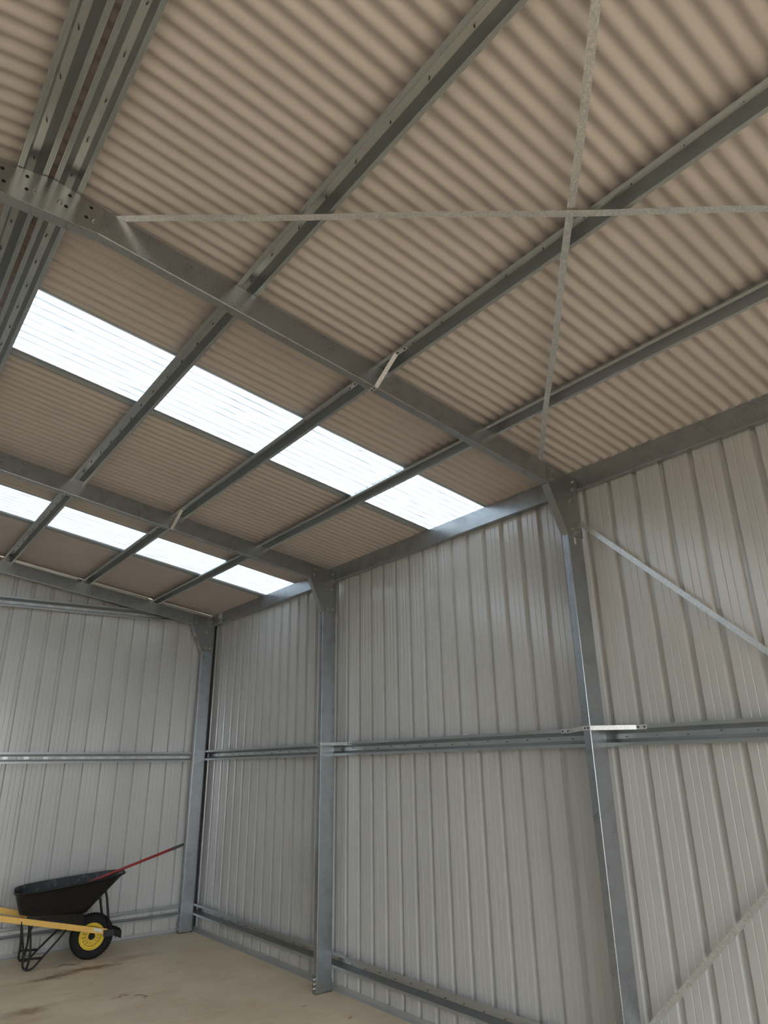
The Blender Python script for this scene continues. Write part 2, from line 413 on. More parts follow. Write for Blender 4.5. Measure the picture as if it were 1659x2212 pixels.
for side in (0, 1):
    K = SKYL if side else SKY
    edges_y = [YF-.05, K[0][0], K[0][1], K[1][0], K[1][1], YE+.06]
    for a, b in ((edges_y[0], edges_y[1]), (edges_y[2], edges_y[3]), (edges_y[4], edges_y[5])):
        xa, xb = (XE, XR) if side == 0 else (mx(XE), XR)
        add(roof, corr_sheet(a, b, xa, xb, .0038))
    for (a, b, c) in K:                           # steel cover over the sheet ends at the ridge
        add(roof, corr_sheet(a, b, XR+.075 if side == 0 else XR-.075, XR, .0038))
tag(roof.build('ceiling', M['roof']), kind='structure')
k = 1
for side in (0, 1):
    for (a, b, c) in (SKYL if side else SKY):
        xa, xb = (XE, XR+.07) if side == 0 else (mx(XE), XR-.07)
        o = corr_sheet(a-.02, c, xa, xb, .0002).build('window_%d' % k, M['poly']); tag(o, kind='structure'); k += 1
# ridge capping (outside, closes the ridge)
m = MB(); zr_ = zt(XR)+HAT+.02
m.poly([(XR, YF-.05, zr_+.02), (XR+.11, YF-.05, zr_+.003), (XR+.11, YE+.06, zr_+.003), (XR, YE+.06, zr_+.02)])
m.poly([(XR, YF-.05, zr_+.02), (XR-.11, YF-.05, zr_+.003), (XR-.11, YE+.06, zr_+.003), (XR, YE+.06, zr_+.02)])
tag(m.build('trim_3', M['flash']), kind='structure')

# ------------------------------------------------------------------ shared small meshes
def bolt_mesh():
    m = MB()
    m.lathe([(0,.0),(.0135,0),(.0135,.0022),(.0,.0022)], (0,0,0), (0,-1,0), 20, False)
    m.lathe([(.0092,.0022),(.0092,.0088),(.008,.0100),(0,.0100)], (0,0,0), (0,-1,0), 6, False)
    m.lathe([(.0048,.010),(.0048,.015),(0,.0158)], (0,0,0), (0,-1,0), 10, False)
    return m.mesh('bolt', M['bolt'])
BOLT = bolt_mesh()
m = MB(); m.lathe([(0,.0006),(.0078,.0006),(.0078,0)], (0,0,0), (0,-1,0), 18, False); HOLE = m.mesh('bolt_hole', M['hole'])
m = MB(); m.lathe([(.0028,0),(.0028,.014),(.0,.021)], (0,0,0), (0,0,-1), 8); SCREW = m.mesh('screw_tip', M['screw'])
m = MB(); m.lathe([(0,0),(.0065,0),(.0065,.0015),(.0045,.0015),(.0045,.005),(0,.0055)], (0,0,0), (0,-1,0), 8, False); TEK = m.mesh('hex_screw', M['screw'])
def rot_to(d):
    """rotation taking -Y to direction d"""
    return Vector((0,-1,0)).rotation_difference(Vector(d).normalized()).to_euler()
def rot_z_to(d):
    return Vector((0,0,-1)).rotation_difference(Vector(d).normalized()).to_euler()

# ------------------------------------------------------------------ columns
def c_profile(w, d, lip=.014):
    return [(0+.0,d-.0),(0,d)]  # placeholder (not used)
def column(x0, yw, sgn, label, group, zt_):
    """C section post: web in plane y=yw, x0 = inner face, sgn=+1 right side of the shed"""
    root = empty('steel_column', (x0, yw, 0)); tag(root, label, 'column', group)
    m = MB(); w = W*sgn; r = .003*sgn; lipx = .0
    prof = [(w-.0, D-.014), (w, D), ]
    # profile in (x, y): lip - flange - web - flange - lip
    q = .0055; P = [(.0+.014*sgn, D), (0, D), (0, q), (.00075*sgn, .0027), (.0027*sgn, .00075), (q*sgn, 0), (w-q*sgn, 0), (w-.0027*sgn, .00075), (w-.00075*sgn, .0027), (w, q), (w, D), (w-.014*sgn, D)]
    m.strip(P, .0018 * (1 if sgn > 0 else -1), lambda u, v, s_: (x0+u, yw+v, s_), (.012, zt_))
    child_local(root, m.build('c_section', M['galv']))
    # base cleat: folded plate under and inside the post
    m = MB(); t = .004
    m.box((min(x0-.004*sgn, x0), yw+.001, 0), (max(x0-.004*sgn, x0), yw+D+.004, .135))
    m.box((min(x0, x0+w), yw+.002, 0), (max(x0, x0+w), yw+D+.002, .006))
    xx = x0+w
    m.box((min(xx, xx+.004*sgn), yw+.001, 0), (max(xx, xx+.004*sgn), yw+D+.004, .10))
    c = child_local(root, m.build('base_cleat', M['galv_dark']))
    for z in (.042, .075, .108):
        put(BOLT, 'bolt', root, (x0-.005*sgn, yw+.028, z), rot_to((-sgn,0,0)))
    return root
col_labels = {Y3: 'large nearest galvanised steel column at the right, in front of the side wall',
              Y2: 'middle galvanised steel column on the concrete floor between the two fully seen side wall bays',
              Y1: 'farthest galvanised steel column in the corner beside the wheelbarrow handle'}
for yy in (Y1, Y2, Y3):
    column(0, yy, 1, col_labels[yy], 'portal frame columns along the side wall', 3.60)
column(0, Y4, 1, 'galvanised steel column behind the viewer at the end of the braced bay', 'portal frame columns along the side wall', 3.60)
for yy in (Y1, Y2, Y3, Y4):
    column(mx(0), yy, -1, 'galvanised steel column against the far left side wall, out of the picture', 'columns along the left wall', 3.60)

# ------------------------------------------------------------------ rafters
def rafter(yw, side, label, group):
    """C section rafter following the slope from knee to ridge; web at y=yw, flanges going back"""
    root = empty('steel_rafter', ((0 if side == 0 else mx(0)), yw, ZB0)); tag(root, label, 'rafter', group)
    f = (lambda x: x) if side == 0 else mx
    m = MB(); h = ZT0-ZB0
    # profile (y, z): bottom lip, bottom flange, web, top flange, lip
    P = [(D, .014), (D, 0), (.0055, 0), (.0027, .00075), (.00075, .0027), (0, .0055), (0, h-.003), (.003, h), (D, h), (D, h-.014)]
    if side == 0: fn = lambda u, v, s_: (s_, yw+u, ZB0 - SL*s_ + v)
    else: fn = lambda u, v, s_: (mx(s_), yw+u, ZB0 - SL*s_ + v)
    m.strip(P, -.0018, fn, (-.02, XR+.01))
    child_local(root, m.build('c_section', M['galv']))
    return root
raf_labels = {Y3: ('nearest rafter, running from the bolted apex plate down to the near column', 'nearest rafter on the left slope, just left of the apex plate'),
              Y2: ('second galvanised rafter, running down to the middle column between the two rows of skylights', 'second rafter on the left roof slope, out of the picture'),
              Y1: ('farthest galvanised rafter against the end wall under the roof edge', 'farthest rafter on the left roof slope, out of the picture'),
              Y4: ('rafter behind the viewer on the right roof slope', 'rafter behind the viewer on the left roof slope')}
for yy in (Y1, Y2, Y3, Y4):
    rafter(yy, 0, raf_labels[yy][0], 'portal frame rafters'); rafter(yy, 1, raf_labels[yy][1], 'portal frame rafters')

# ------------------------------------------------------------------ knee and apex brackets
def knee(yw, label, side=0):
    f = (lambda x: x) if side == 0 else mx
    root = empty('knee_bracket', (f(0), yw-.004, 3.22)); tag(root, label, 'bracket', 'knee brackets joining columns and rafters')
    poly = [(-.156, ZB0+SL*.156-.001), (-.002, 3.222), (.158, 3.214), (.160, 3.648), (.150, zt(.150)-.002), (-.156, zt(-.156)-.003)]
    m = MB(); pts = [(f(x), yw-.0035, z) for x, z in poly]
    if side: pts = pts[::-1]
    m.prism(pts, (0, .003, 0))
    child_local(root, m.build('plate', M['galv_dark'], bevel=.0008))
    m = MB()
    a = Vector((f(-.158), yw-.004, ZB0+SL*.156-.002)); b = Vector((f(-.003), yw-.004, 3.221))
    n = Vector((-(b-a).z, 0, (b-a).x)).normalized()*.0025*(1 if side else -1)
    m.prism([a, b, b-n, a-n], (0, D+.008, 0))
    child_local(root, m.build('haunch_flange', M['galv_dark']))
    for (x, z) in ((-.104,3.652),(-.112,3.591),(.112,3.626),(.100,3.563),(.048,3.469),(.109,3.469),(.050,3.264),(.113,3.263)):
        put(BOLT, 'bolt', root, (f(x), yw-.0035, z), (0, random.random(), 0))
    return root
knee(Y3, 'large dark knee bracket with hex bolts at the top of the near column')
knee(Y2, 'bolted knee bracket at the top of the middle column')
knee(Y1, 'bolted knee bracket at the top of the farthest corner column')
for yy in (Y1, Y2, Y3): knee(yy, 'bolted knee bracket on the left wall, out of the picture', 1)

def apex(yw, label):
    root = empty('apex_bracket', (XR, yw-.004, 4.0)); tag(root, label, 'bracket', 'apex brackets at the ridge')
    h = .222; zb = 4.002
    poly = [(XR-h, zb), (XR+h, zb), (XR+h+.012, zt(XR+h+.012)-.004), (XR, zt(XR)-.003), (XR-h-.012, zt(XR-h-.012)-.004)]
    m = MB(); m.prism([(x, yw-.0035, z) for x, z in poly], (0, .003, 0))
    child_local(root, m.build('plate', M['galv_dark'], bevel=.0008))
    m = MB(); m.box((XR-h, yw-.0045, zb-.003), (XR+h, yw+D+.004, zb)); child_local(root, m.build('bottom_flange', M['galv'], bevel=.0008))
    for (x, z) in ((-.193,4.059),(-.052,4.079),(.052,4.079),(.193,4.059)):
        put(BOLT, 'bolt', root, (XR+x, yw-.0035, z), (0, random.random(), 0))
    for (x, z) in ((.085,4.134),(.078,4.069),(.177,4.120),(.163,4.060),(-.085,4.134),(-.078,4.069),(-.177,4.120),(-.163,4.060)):
        put(HOLE, 'bolt_hole', root, (XR+x, yw-.0036, z))
    return root
apex(Y3, 'flat bolted apex plate under the paired ridge purlins at the upper left')
apex(Y2, 'apex plate of the second portal frame, out of the picture to the left')
apex(Y1, 'apex plate at the end wall, out of the picture to the left')

# ------------------------------------------------------------------ top hat sections
def hat_profile(scale=1.0, foot_drop=0):
    """(across, up) open profile from foot lip to foot lip; feet at 0, crown at HAT; ribbed feet"""
    hw = .058*scale; P = []
    x = -hw
    P.append((x, .004))
    P.append((x, 0))
    for i in range(3):
        c = x + .0045 + i*.0056
        P += [(c-.0016, 0), (c, .0013), (c+.0016, 0)]
    P += [(-hw+.020, 0), (-.0165, HAT-.0015), (-.0150, HAT), (.0150, HAT), (.0165, HAT-.0015), (hw-.020, 0)]
    for i in range(3):
        c = hw - .0045 - (2-i)*.0056
        P += [(c-.0016, 0), (c, .0013), (c+.0016, 0)]
    P += [(hw, 0), (hw, .004)]
    return P
def purlin(xc, ya, yb, label, group, drop=0, mirror=False, screws=True):
    """top hat purlin on the rafters"""
    f = mx if mirror else (lambda x: x)
    root = empty('roof_purlin', (f(xc), ya, zt(f(xc)))); tag(root, label, 'purlin', group)
    c = Vector((xc, 0, zt(xc))); ax = Vector((cs, 0, -sn)); up = Vector((sn, 0, cs))
    def fn(u, v, s_):
        p = c + ax*u + up*(v-drop); return (f(p.x), s_, p.z)
    m = MB(); m.strip(hat_profile(1.0 if drop == 0 else 1.015), .0010*(1 if not mirror else -1), fn, (ya, yb))
    child_local(root, m.build('top_hat_section', M['hat']))
    if screws:
        y = math.ceil((ya-YPH)/.2265)*.2265+YPH+PITCH*.0
        while y < yb:
            if not (mirror and y < -9):
                p = c + up*(HAT-drop-.001) + ax*random.uniform(-.007,.007)
                q = put(SCREW, 'screw_tip', root, (f(p.x), y, p.z), rot_z_to((-up.x*(1 if not mirror else -1)+random.uniform(-.15,.15), random.uniform(-.2,.2), -up.z)))
            y += .2265
    return root
PX = [(-3.300, 'ridge'), (-2.425, 'upper'), (-1.548, 'middle'), (-.680, 'lower')]
words = {'ridge': ('right-hand purlin of the pair at the ridge, in front of the second rafter', 'right-hand ridge purlin continuing beyond the second rafter'),
         'upper': ('first single purlin right of the ridge pair, in the near bays, with screw tips inside', 'first single purlin from the ridge, crossing the upper end of the far skylights'),
         'middle': ('middle purlin in the near bays, carrying a bent fly brace at the near rafter', 'middle purlin in the far bay, crossing the far skylight near the end wall'),
         'lower': ('lowest purlin in the near bays, nearest the eave beam', 'lowest purlin in the far bay, nearest the eave beam by the end wall')}
for xc, nm in PX:
    purlin(xc, Y4-.1, -3.17, words[nm][0], 'top hat roof purlins')
    purlin(xc, -3.20, YE-.02, words[nm][1], 'top hat roof purlins', drop=.0022)
purlin(-3.300, Y4-.1, -3.17, 'left-hand purlin of the pair at the ridge, in front of the second rafter', 'top hat roof purlins', mirror=True)
purlin(-3.300, -3.20, YE-.02, 'left-hand ridge purlin continuing beyond the second rafter', 'top hat roof purlins', drop=.0022, mirror=True)
for xc in (-2.425, -1.548, -.680):
    purlin(xc, YF, YE-.02, 'purlin on the left roof slope, out of the picture', 'purlins of the left roof slope', mirror=True, screws=False)
for xc in (-3.300, -2.425, -1.548, -.680):
    purlin(xc, YF, Y4-.12, 'purlin behind the viewer on the right roof slope', 'purlins behind the viewer', screws=False)

# ------------------------------------------------------------------ eave beams
def eave(ya, yb, label, side=0):
    f = (lambda x: x) if side == 0 else mx
    root = empty('eave_beam', (f(W), ya, 3.574)); tag(root, label, 'beam', 'eave beams under the roof edge')
    h = .146
    P = [(D, .014), (D, 0), (.0055, 0), (.0027,.00075), (.00075,.0027), (0, .0055), (0, h-.003), (.003, h), (D, h-.0075), (D, h-.02)]
    m = MB(); m.strip(P, -.0018*(1 if side == 0 else -1), lambda u, v, s_: (f(W+.0005+u), s_, 3.574+v), (ya, yb))
    child_local(root, m.build('c_section', M['galv']))
    return root
eave(Y2+.02, YE-.004, 'galvanised eave beam over the farthest side wall bay, beside the corner column')
eave(Y3+.02, Y2+.02, 'bright galvanised eave beam over the middle side wall bay, lit by the skylight')
eave(Y4+.02, Y3+.02, 'dark galvanised eave beam over the near side wall bay at the right')
eave(YF, Y4+.02, 'eave beam behind the viewer on the right wall')
eave(YF, YE-.004, 'eave beam along the left wall, out of the picture', 1)
# little bright clip ends under the sheet along the near eave beam
m = MB(); m.box((-.004, -.006, -.005), (.001, .006, .003)); CLIP = m.mesh('sheet_clip', M['strap'])
eb = [o for o in bpy.data.objects if o.name.startswith('eave_beam') and abs(o.location.y-(Y4+.02)) < 1e-4][0]
yy = -6.09
while yy > -8.0:
    put(CLIP, 'sheet_clip', eb, (W+.001, yy+random.uniform(-.006,.006), 3.7205)); yy -= PITCH*2
# end cleat with stamped label
root = empty('eave_cleat', (W, -.19, 3.60)); tag(root, 'small bright angle cleat with a paper label at the corner end of the eave beam', 'bracket')
m = MB(); m.box((W-.003, -.22, 3.588), (W+.0008, -.115, 3.712)); child_local(root, m.build('plate', M['strap']))
m = MB(); m.box((W-.0038, -.205, 3.645), (W-.003, -.135, 3.70)); child_local(root, m.build('paper_label', M['label']))
for z in (3.605, 3.625):
    for yy in (-.2, -.15): put(TEK, 'screw', root, (W-.003, yy, z), rot_to((-1,0,0)))
# small screws where the roof sheet meets the eave beam of the near bay
root = empty('eave_screws', (W, -6.4, 3.71)); 
bpy.data.objects.remove(root)

# ------------------------------------------------------------------ wall girts
def girt_side(zc, ya, yb, label, group, screws=True):
    root = empty('wall_girt', (W, ya, zc)); tag(root, label, 'girt', group)
    m = MB(); m.strip(hat_profile(), -.0010, lambda u, v, s_: (W+.0005+v, s_, zc+u), (ya, yb)); child_local(root, m.build('top_hat_section', M['hat']))
    if screws:
        for e in side_edges:
            y = e-.072
            if ya+.03 < y < yb-.03: put(SCREW, 'screw_tip', root, (W+HAT-.001, y, zc+random.uniform(-.006,.006)), rot_z_to((-1, random.uniform(-.2,.2), random.uniform(-.1,.25))))
    return root
G = 'top hat wall girts'
girt_side(1.931, Y4, Y3+.125, 'middle height girt across the near braced bay, right of the near column', G)
girt_side(1.931, Y3+.128, Y2+.105, 'middle height girt across the wall bay between the near and middle columns', G)
girt_side(1.931, Y2+.108, Y1+.02, 'short middle height girt between the middle and corner columns', G)
girt_side(.233, Y4, Y3+.1, 'bottom girt of the near braced bay below the frame', G)
girt_side(.233, Y3+.1, Y2+.02, 'bottom girt near the floor between the near and middle columns', G)
girt_side(.233, Y2+.02, Y1+.02, 'bottom girt near the floor between the middle and corner columns', G)
def girt_end(zc, xa, xb, label, tilt=0, screws=True, hw=1.0):
    root = empty('wall_girt', (xb, D, zc)); tag(root, label, 'girt', G)
    m = MB(); m.strip(hat_profile(hw), .0010, lambda u, v, s_: (s_, D+.0005+v, zc+u+tilt*(s_-xb)), (xa, xb)); child_local(root, m.build('top_hat_section', M['hat']))
    if screws:
        for e in end_edges:
            x = e-.072
            if xa+.03 < x < xb-.03 and x > -4: put(SCREW, 'screw_tip', root, (x, D+HAT-.001, zc+tilt*(x-xb)+random.uniform(-.006,.006)), rot_z_to((random.uniform(-.2,.2), -1, random.uniform(-.1,.25))))
    return root
girt_end(.230, mx(0), -.004, 'bottom girt on the end wall behind the wheelbarrow')
girt_end(1.912, mx(0), -.004, 'middle height girt across the end wall, level with the mid wall girts')
girt_end(3.632, XR-1.2, -.30, 'upper girt high on the end wall, meeting the farthest rafter', tilt=.018)

# gable angle strip under the roof sheet above the end wall
for i, (xa, xb, lb) in enumerate(((-3.23,-2.50,'pale gable angle strip above the end rafter, left of the upper purlin'), (-2.345,-1.625,'pale gable angle strip above the end rafter, between upper and middle purlins'), (-1.470,-.760,'pale gable angle strip above the end rafter, between middle and lower purlins'), (-.60,-.06,'pale gable angle strip above the end rafter, nearest the corner column'))):
    m = MB()
    def fn(u, v, s_): return (s_, YE-.003+u, zt(s_)+HAT-.008+v)
    m.strip([(-.040, 0), (0, 0), (0, -.034)], .0015, fn, (xa, xb))
    tag(m.build('gable_angle', M['strap']), lb, 'angle', 'gable angle strips')

# ------------------------------------------------------------------ straps
def ribbon(m, pts, width_dir, width, t=.0012):
    """flat strap through pts; width_dir a vector (or list) across it"""
    n = len(pts)
    rows_t = []; 
    for i, p in enumerate(pts):
        p = Vector(p); d = (Vector(pts[min(i+1,n-1)]) - Vector(pts[max(i-1,0)])).normalized()
        wd = Vector(width_dir[i] if isinstance(width_dir, list) else width_dir); wd = (wd - d*wd.dot(d)).normalized()*width/2
        nn = d.cross(wd).normalized()*t/2
        rows_t.append([p-wd-nn, p+wd-nn, p+wd+nn, p-wd+nn])
    m.grid(rows_t, smooth=False, closed=True)
    m.poly(rows_t[0][::-1]); m.poly(rows_t[-1])
def roofpt(x, y, below=.0): return Vector((x, y, zt(x)-below))
def strap_roof(a, b, label, below, kinks):
    root = MB(); N = 24; pts = []
    d = Vector((b[0]-a[0], b[1]-a[1], 0)); wd = Vector((-d.y, d.x, 0)).normalized(); wd.z = -SL*wd.x
    for i in range(N+1):
        t = i/N; x = a[0]+d.x*t; y = a[1]+d.y*t
        sag = kinks*math.sin(math.pi*t)
        wob = .0035*math.sin(t*23+kinks*300) 
        p = roofpt(x, y, below+sag) + wd*wob; pts.append(p)
    ribbon(root, pts, wd, .032)
    return root.build('brace_strap', M['strap'])
o = strap_roof((-3.075, -5.905), (-.02, -8.93), '', .0035, .012)
tag(o, 'flat roof brace strap running nearly level from the near rafter just below the apex', 'strap', 'cross brace straps under the roof')
o = strap_roof((-.205, -5.905), (-3.25, -8.86), '', .0008, .004)
tag(o, 'flat roof brace strap rising steeply from the near knee to the picture top', 'strap', 'cross brace straps under the roof')
def strap_wall(a, b, label, xo):
    m = MB(); N = 16; pts = [Vector((xo + .004*math.sin(math.pi*i/N), a[0]+(b[0]-a[0])*i/N, a[1]+(b[1]-a[1])*i/N)) for i in range(N+1)]
    d = pts[-1]-pts[0]; ribbon(m, pts, Vector((0, -d.z, d.y)), .032)
    tag(m.build('brace_strap', M['strap']), label, 'strap', 'cross brace straps on the near side wall bay')
strap_wall((Y3+.01, 3.335), (Y4, .43), 'bright wall brace strap sloping down to the right from the near column knee', W-.0015)
strap_wall((Y3-.02, .42), (Y4, 3.22), 'dark wall brace strap at the bottom right corner, rising to the right', W-.0045)

# ------------------------------------------------------------------ fly braces
def fly_rafter(yw, label, xr=-1.548):
    root = empty('fly_brace', (xr-.065, yw, ZB0+SL*1.6)); tag(root, label, 'brace', 'fly braces')
    f0 = Vector((-1.613, 0, ZB0+SL*1.613-.0015)); xp = -1.590
    top = Vector((xp, 0, zt(xp)-.0035))
    m = MB(); yA, yB = yw-.245, yw+.30
    pts = [Vector((top.x+.004, yA, top.z-.0006)), Vector((top.x, yA+.085, top.z)), Vector((f0.x, yw-.006, f0.z)), Vector((f0.x, yw+D+.006, f0.z)), Vector((top.x, yB-.085, top.z)), Vector((top.x+.004, yB, top.z-.0006))]
    ribbon(m, pts, (cs, 0, -sn), .026, .002); child_local(root, m.build('strap', M['strap']))
    for (y, xx, z) in ((yA+.015, top.x+.003, top.z-.001), (yA+.07, top.x, top.z-.001), (yB-.015, top.x+.003, top.z-.001), (yB-.07, top.x, top.z-.001), (yw+.012, f0.x, f0.z-.001), (yw+.036, f0.x+.002, f0.z-.001)):
        put(TEK, 'screw', root, (xx, y, z), rot_to((-sn, 0, -cs)))
c3 = [o for o in bpy.data.objects if o.name.startswith('steel_column') and abs(o.location.y-Y3) < 1e-4 and abs(o.location.x) < 1e-4][0]
m = MB(); m.box((.058, Y3-.0012, 3.158), (.080, Y3-.0002, 3.205)); child_local(c3, m.build('slot', M['wall_end']))
fly_rafter(Y3, 'pale bent fly brace strap under the nearest rafter at the middle purlin')
fly_rafter(Y2, 'pale bent fly brace strap under the second rafter at the middle purlin')
def fly_col(yw, z, ya, yb, label):
    root = empty('fly_brace', (0, yw, z)); tag(root, label, 'brace', 'fly braces')
    xf = W-.002; m = MB()
    pts = [Vector((xf, ya, z)), Vector((xf, ya+.07, z)), Vector((-.0015, yw-.001, z+.003)), Vector((-.0015, yw+D+.002, z+.003)), Vector((xf, yb-.07, z)), Vector((xf, yb, z))]
    ribbon(m, pts, (0, 0, 1), .026, .002); child_local(root, m.build('strap', M['strap']))
    for y, x in ((ya+.014, xf), (ya+.056, xf), (yb-.014, xf), (yb-.056, xf), (yw+.013, -.0025), (yw+.036, -.0025)):
        put(TEK, 'screw', root, (x-.0012, y, z + (.003 if x < 0 else 0)), rot_to((-1, 0, 0)))
fly_col(Y3, 1.976, Y3-.285, Y3+.34, 'pale bent fly brace strap screwed across the near column at the mid girt')
fly_col(Y2, 1.974, Y2-.285, Y2+.30, 'pale bent fly brace strap screwed across the middle column at the mid girt')

# ------------------------------------------------------------------ wheelbarrow
TH = R(12); O = Vector((-1.12, -.44, 0))
A = Vector((-math.cos(TH), math.sin(TH), 0)); Lv = Vector((-math.sin(TH), -math.cos(TH), 0))
def B(a, l, z): return O + A*a + Lv*l + Vector((0, 0, z))
wb_ = empty('wheelbarrow', tuple(O)); tag(wb_, 'wheelbarrow with deep black tray and yellow handles standing by the end wall', 'wheelbarrow')
def sup(a0, a1, hwf, z, n=72, p=3.2, taper=0.0, tilt=0.0, fr=None):
    pts = []
    for i in range(n):
        t = 2*math.pi*i/n; c, s = math.cos(t), math.sin(t)
        ca = math.copysign(abs(c)**(2/p), c); sa = math.copysign(abs(s)**(2/p), s)
        a = (a0+a1)/2 + (a1-a0)/2*ca; u = (a-a0)/(a1-a0)
        w = hwf * (1 - taper*(1-u)**2)
        pts.append(B(a, w*sa, z + tilt*(a-a0)))
    return pts
def lerp_tray(k, off=0.0):
    """k 0 bottom .. 1 rim, off inward offset"""
    a0 = .085 + (-.245-.085)*k**1.05 + off; a1 = .695 + (.765-.695)*k - off
    hw = .205 + (.335-.205)*k**.8 - off; z0 = .425+.345*k; z1 = .468+(.665-.468)*k
    return a0, a1, hw, z0, (z1-z0)/(a1-a0)
outer = MB(); rows = []
for k in [0, .04, .2, .4, .6, .8, .97]:
    a0, a1, hw, z, tl = lerp_tray(k, .02 if k == 0 else 0); rows.append(sup(a0, a1, hw, z, tilt=tl, taper=.30, p=4.2+1.0*(1-k)))
a0, a1, hw, z, tl = lerp_tray(1.0)
rows.append(sup(a0-.012, a1+.012, hw+.012, z-.006, tilt=tl, taper=.30, p=4.2)); rows.append(sup(a0-.013, a1+.013, hw+.013, z+.003, tilt=tl, taper=.30, p=4.2))
rows.append(sup(a0, a1, hw, z+.006, tilt=tl, taper=.30, p=4.2))
outer.grid(rows, True, True); outer.poly(rows[0][::-1])
tray = child_local(wb_, outer.build('tray', M['black'])); tray['label'] = 'deep black plastic tray'
inner = MB(); rows = []
for k in [1.0, .8, .6, .4, .2, .05]:
    a0, a1, hw, z, tl = lerp_tray(k, .006); rows.append(sup(a0, a1, hw, z+.006, tilt=tl, taper=.30, p=4.2+1.0*(1-k)))
inner.grid(rows, True, True); inner.poly(rows[-1])
o = inner.build('tray_inside', M['tray']); o.parent = tray; o['label'] = 'scuffed tray inside'
# handles
def hz(a): return .267 + (a+.14)*.2325
def hl(a): return .085 + (min(a, .87)+.14)*.135
def box_between(m, p, q, side, h, w):
    p = Vector(p); q = Vector(q); d = (q-p).normalized(); sd = (Vector(side) - d*Vector(side).dot(d)).normalized(); up = sd.cross(d)
    if up.z < 0: up = -up
    pts = [p-sd*w/2, p+sd*w/2, p+sd*w/2-up*h, p-sd*w/2-up*h]
    m.prism(pts, q-p)
for sg, nm in ((1, 'near'), (-1, 'far')):
    m = MB(); box_between(m, B(-.14, hl(-.14)*sg, hz(-.14)), B(.87, hl(.87)*sg, hz(.87)), Lv, .052, .030); box_between(m, B(.868, hl(.87)*sg, hz(.868)), B(1.15, hl(1.15)*sg, hz(1.15)), Lv, .052, .030)
    h = child_local(wb_, m.build('handle', M['yellow'], bevel=.003)); h['label'] = 'yellow steel handle'
    m = MB(); m.tube([B(1.12+t*.025, hl(1.15)*sg, hz(1.12+t*.025)-.026) for t in range(6)], .021, 14)
    g = m.build('hand_grip', M['rubber']); g.parent = h
    if sg == 1:
        m = MB(); n_ = .0162
        m.prism([B(a, hl(a)+n_, hz(a)+dz) for a, dz in ((-.085,-.008),(-.005,-.008),(-.005,-.034),(-.085,-.034))], Lv*.0006)
        s_ = m.build('sticker', M['label']); s_.parent = h; s_['label'] = 'small white sticker'
        m = MB()
        for i in range(9):
            a = -.062+i*.0055
            m.prism([B(a, hl(a)+n_+.0007, hz(a)-.0290), B(a+.0035, hl(a)+n_+.0007, hz(a)-.0290), B(a+.0035, hl(a)+n_+.0007, hz(a)-.0315), B(a, hl(a)+n_+.0007, hz(a)-.0315)], Lv*.0003)
        s2 = m.build('print_line', M['grip']); s2.parent = h
    # black wedge support between handle and tray
    m = MB(); m.prism([B(.10, hl(.1)*sg, hz(.10)-.003), B(.62, hl(.62)*sg, hz(.62)-.003), B(.62, .19*sg, .472), B(.10, .16*sg, .432)], Lv*.004*sg)
    child_local(wb_, m.build('tray_support', M['tube']))
# cross member in front of the tray and under it
m = MB(); box_between(m, B(.30, -hl(.3), hz(.3)), B(.30, hl(.3), hz(.3)), A, .03, .03); box_between(m, B(.60, -hl(.6), hz(.6)+.002), B(.60, hl(.6), hz(.6)+.002), A, .03, .03); child_local(wb_, m.build('cross_member', M['tube']))
# wheel
WC = Vector((0, 0, .205))
wc = B(0, 0, .205)
m = MB(); pr = []
for i in range(17):
    t = math.pi*(i/16); pr.append((.160 + .045*math.sin(t)**.8, -.047*math.cos(t)))
pr = [(.118, -.034), (.135, -.045)] + pr + [(.135, .045), (.118, .034), (.118, -.034)]
m.lathe(pr, wc, Lv, 64)
for i in range(44):           # tread lugs
    a = 2*math.pi*i/44; u = Vector((0,0,1)); v = A
    d = u*math.cos(a)+v*math.sin(a); tt = -u*math.sin(a)+v*math.cos(a)
    for sd in (-1, 1):
        c0 = wc + d*.203 + Lv*(.018*sd) + tt*(.005*sd); e1 = Lv*.012; e2 = tt*.0055
        m.prism([c0-e1-e2, c0+e1-e2, c0+e1+e2, c0-e1+e2], d*.0022)
tyre = child_local(wb_, m.build('tyre', M['rubber']))
m = MB()
m.lathe([(.122,-.036),(.112,-.036),(.106,-.020),(.106,.020),(.112,.036),(.122,.036)], wc, Lv, 48)
m.lathe([(.110,.026),(.092,.026),(.090,.022),(.090,-.008),(.110,-.008)], wc, Lv, 48, False)
m.lathe([(.052,.020),(.036,.020),(.036,.013),(.052,.013),(.052,.020)], wc, Lv, 36, False)
m.lathe([(.036,.026),(.030,.030),(.020,.030),(.020,-.030),(.030,-.030),(.036,-.026),(.036,.026)], wc, Lv, 30)
for i in range(15):
    a = 2*math.pi*(i+.3)/15; d = Vector((0,0,1))*math.cos(a)+A*math.sin(a); tt = -Vector((0,0,1))*math.sin(a)+A*math.cos(a)
    c0 = wc - Lv*.006; m.prism([c0+d*.048-tt*.0030, c0+d*.048+tt*.0030, c0+d*.098+tt*.0040, c0+d*.098-tt*.0040], Lv*.026)
m.lathe([(.100,-.006),(.036,-.006),(.036,-.012),(.100,-.012),(.100,-.006)], wc, Lv, 36, False)
rm = child_local(wb_, m.build('wheel_rim', M['rim'])); rm['label'] = 'yellow slotted wheel rim'
m = MB(); m.lathe([(0,.050),(.021,.050),(.031,.036),(.032,.018)], wc, Lv, 24); m.tube([wc-Lv*.13, wc+Lv*.13], .010, 12); child_local(wb_, m.build('axle', M['tube']))
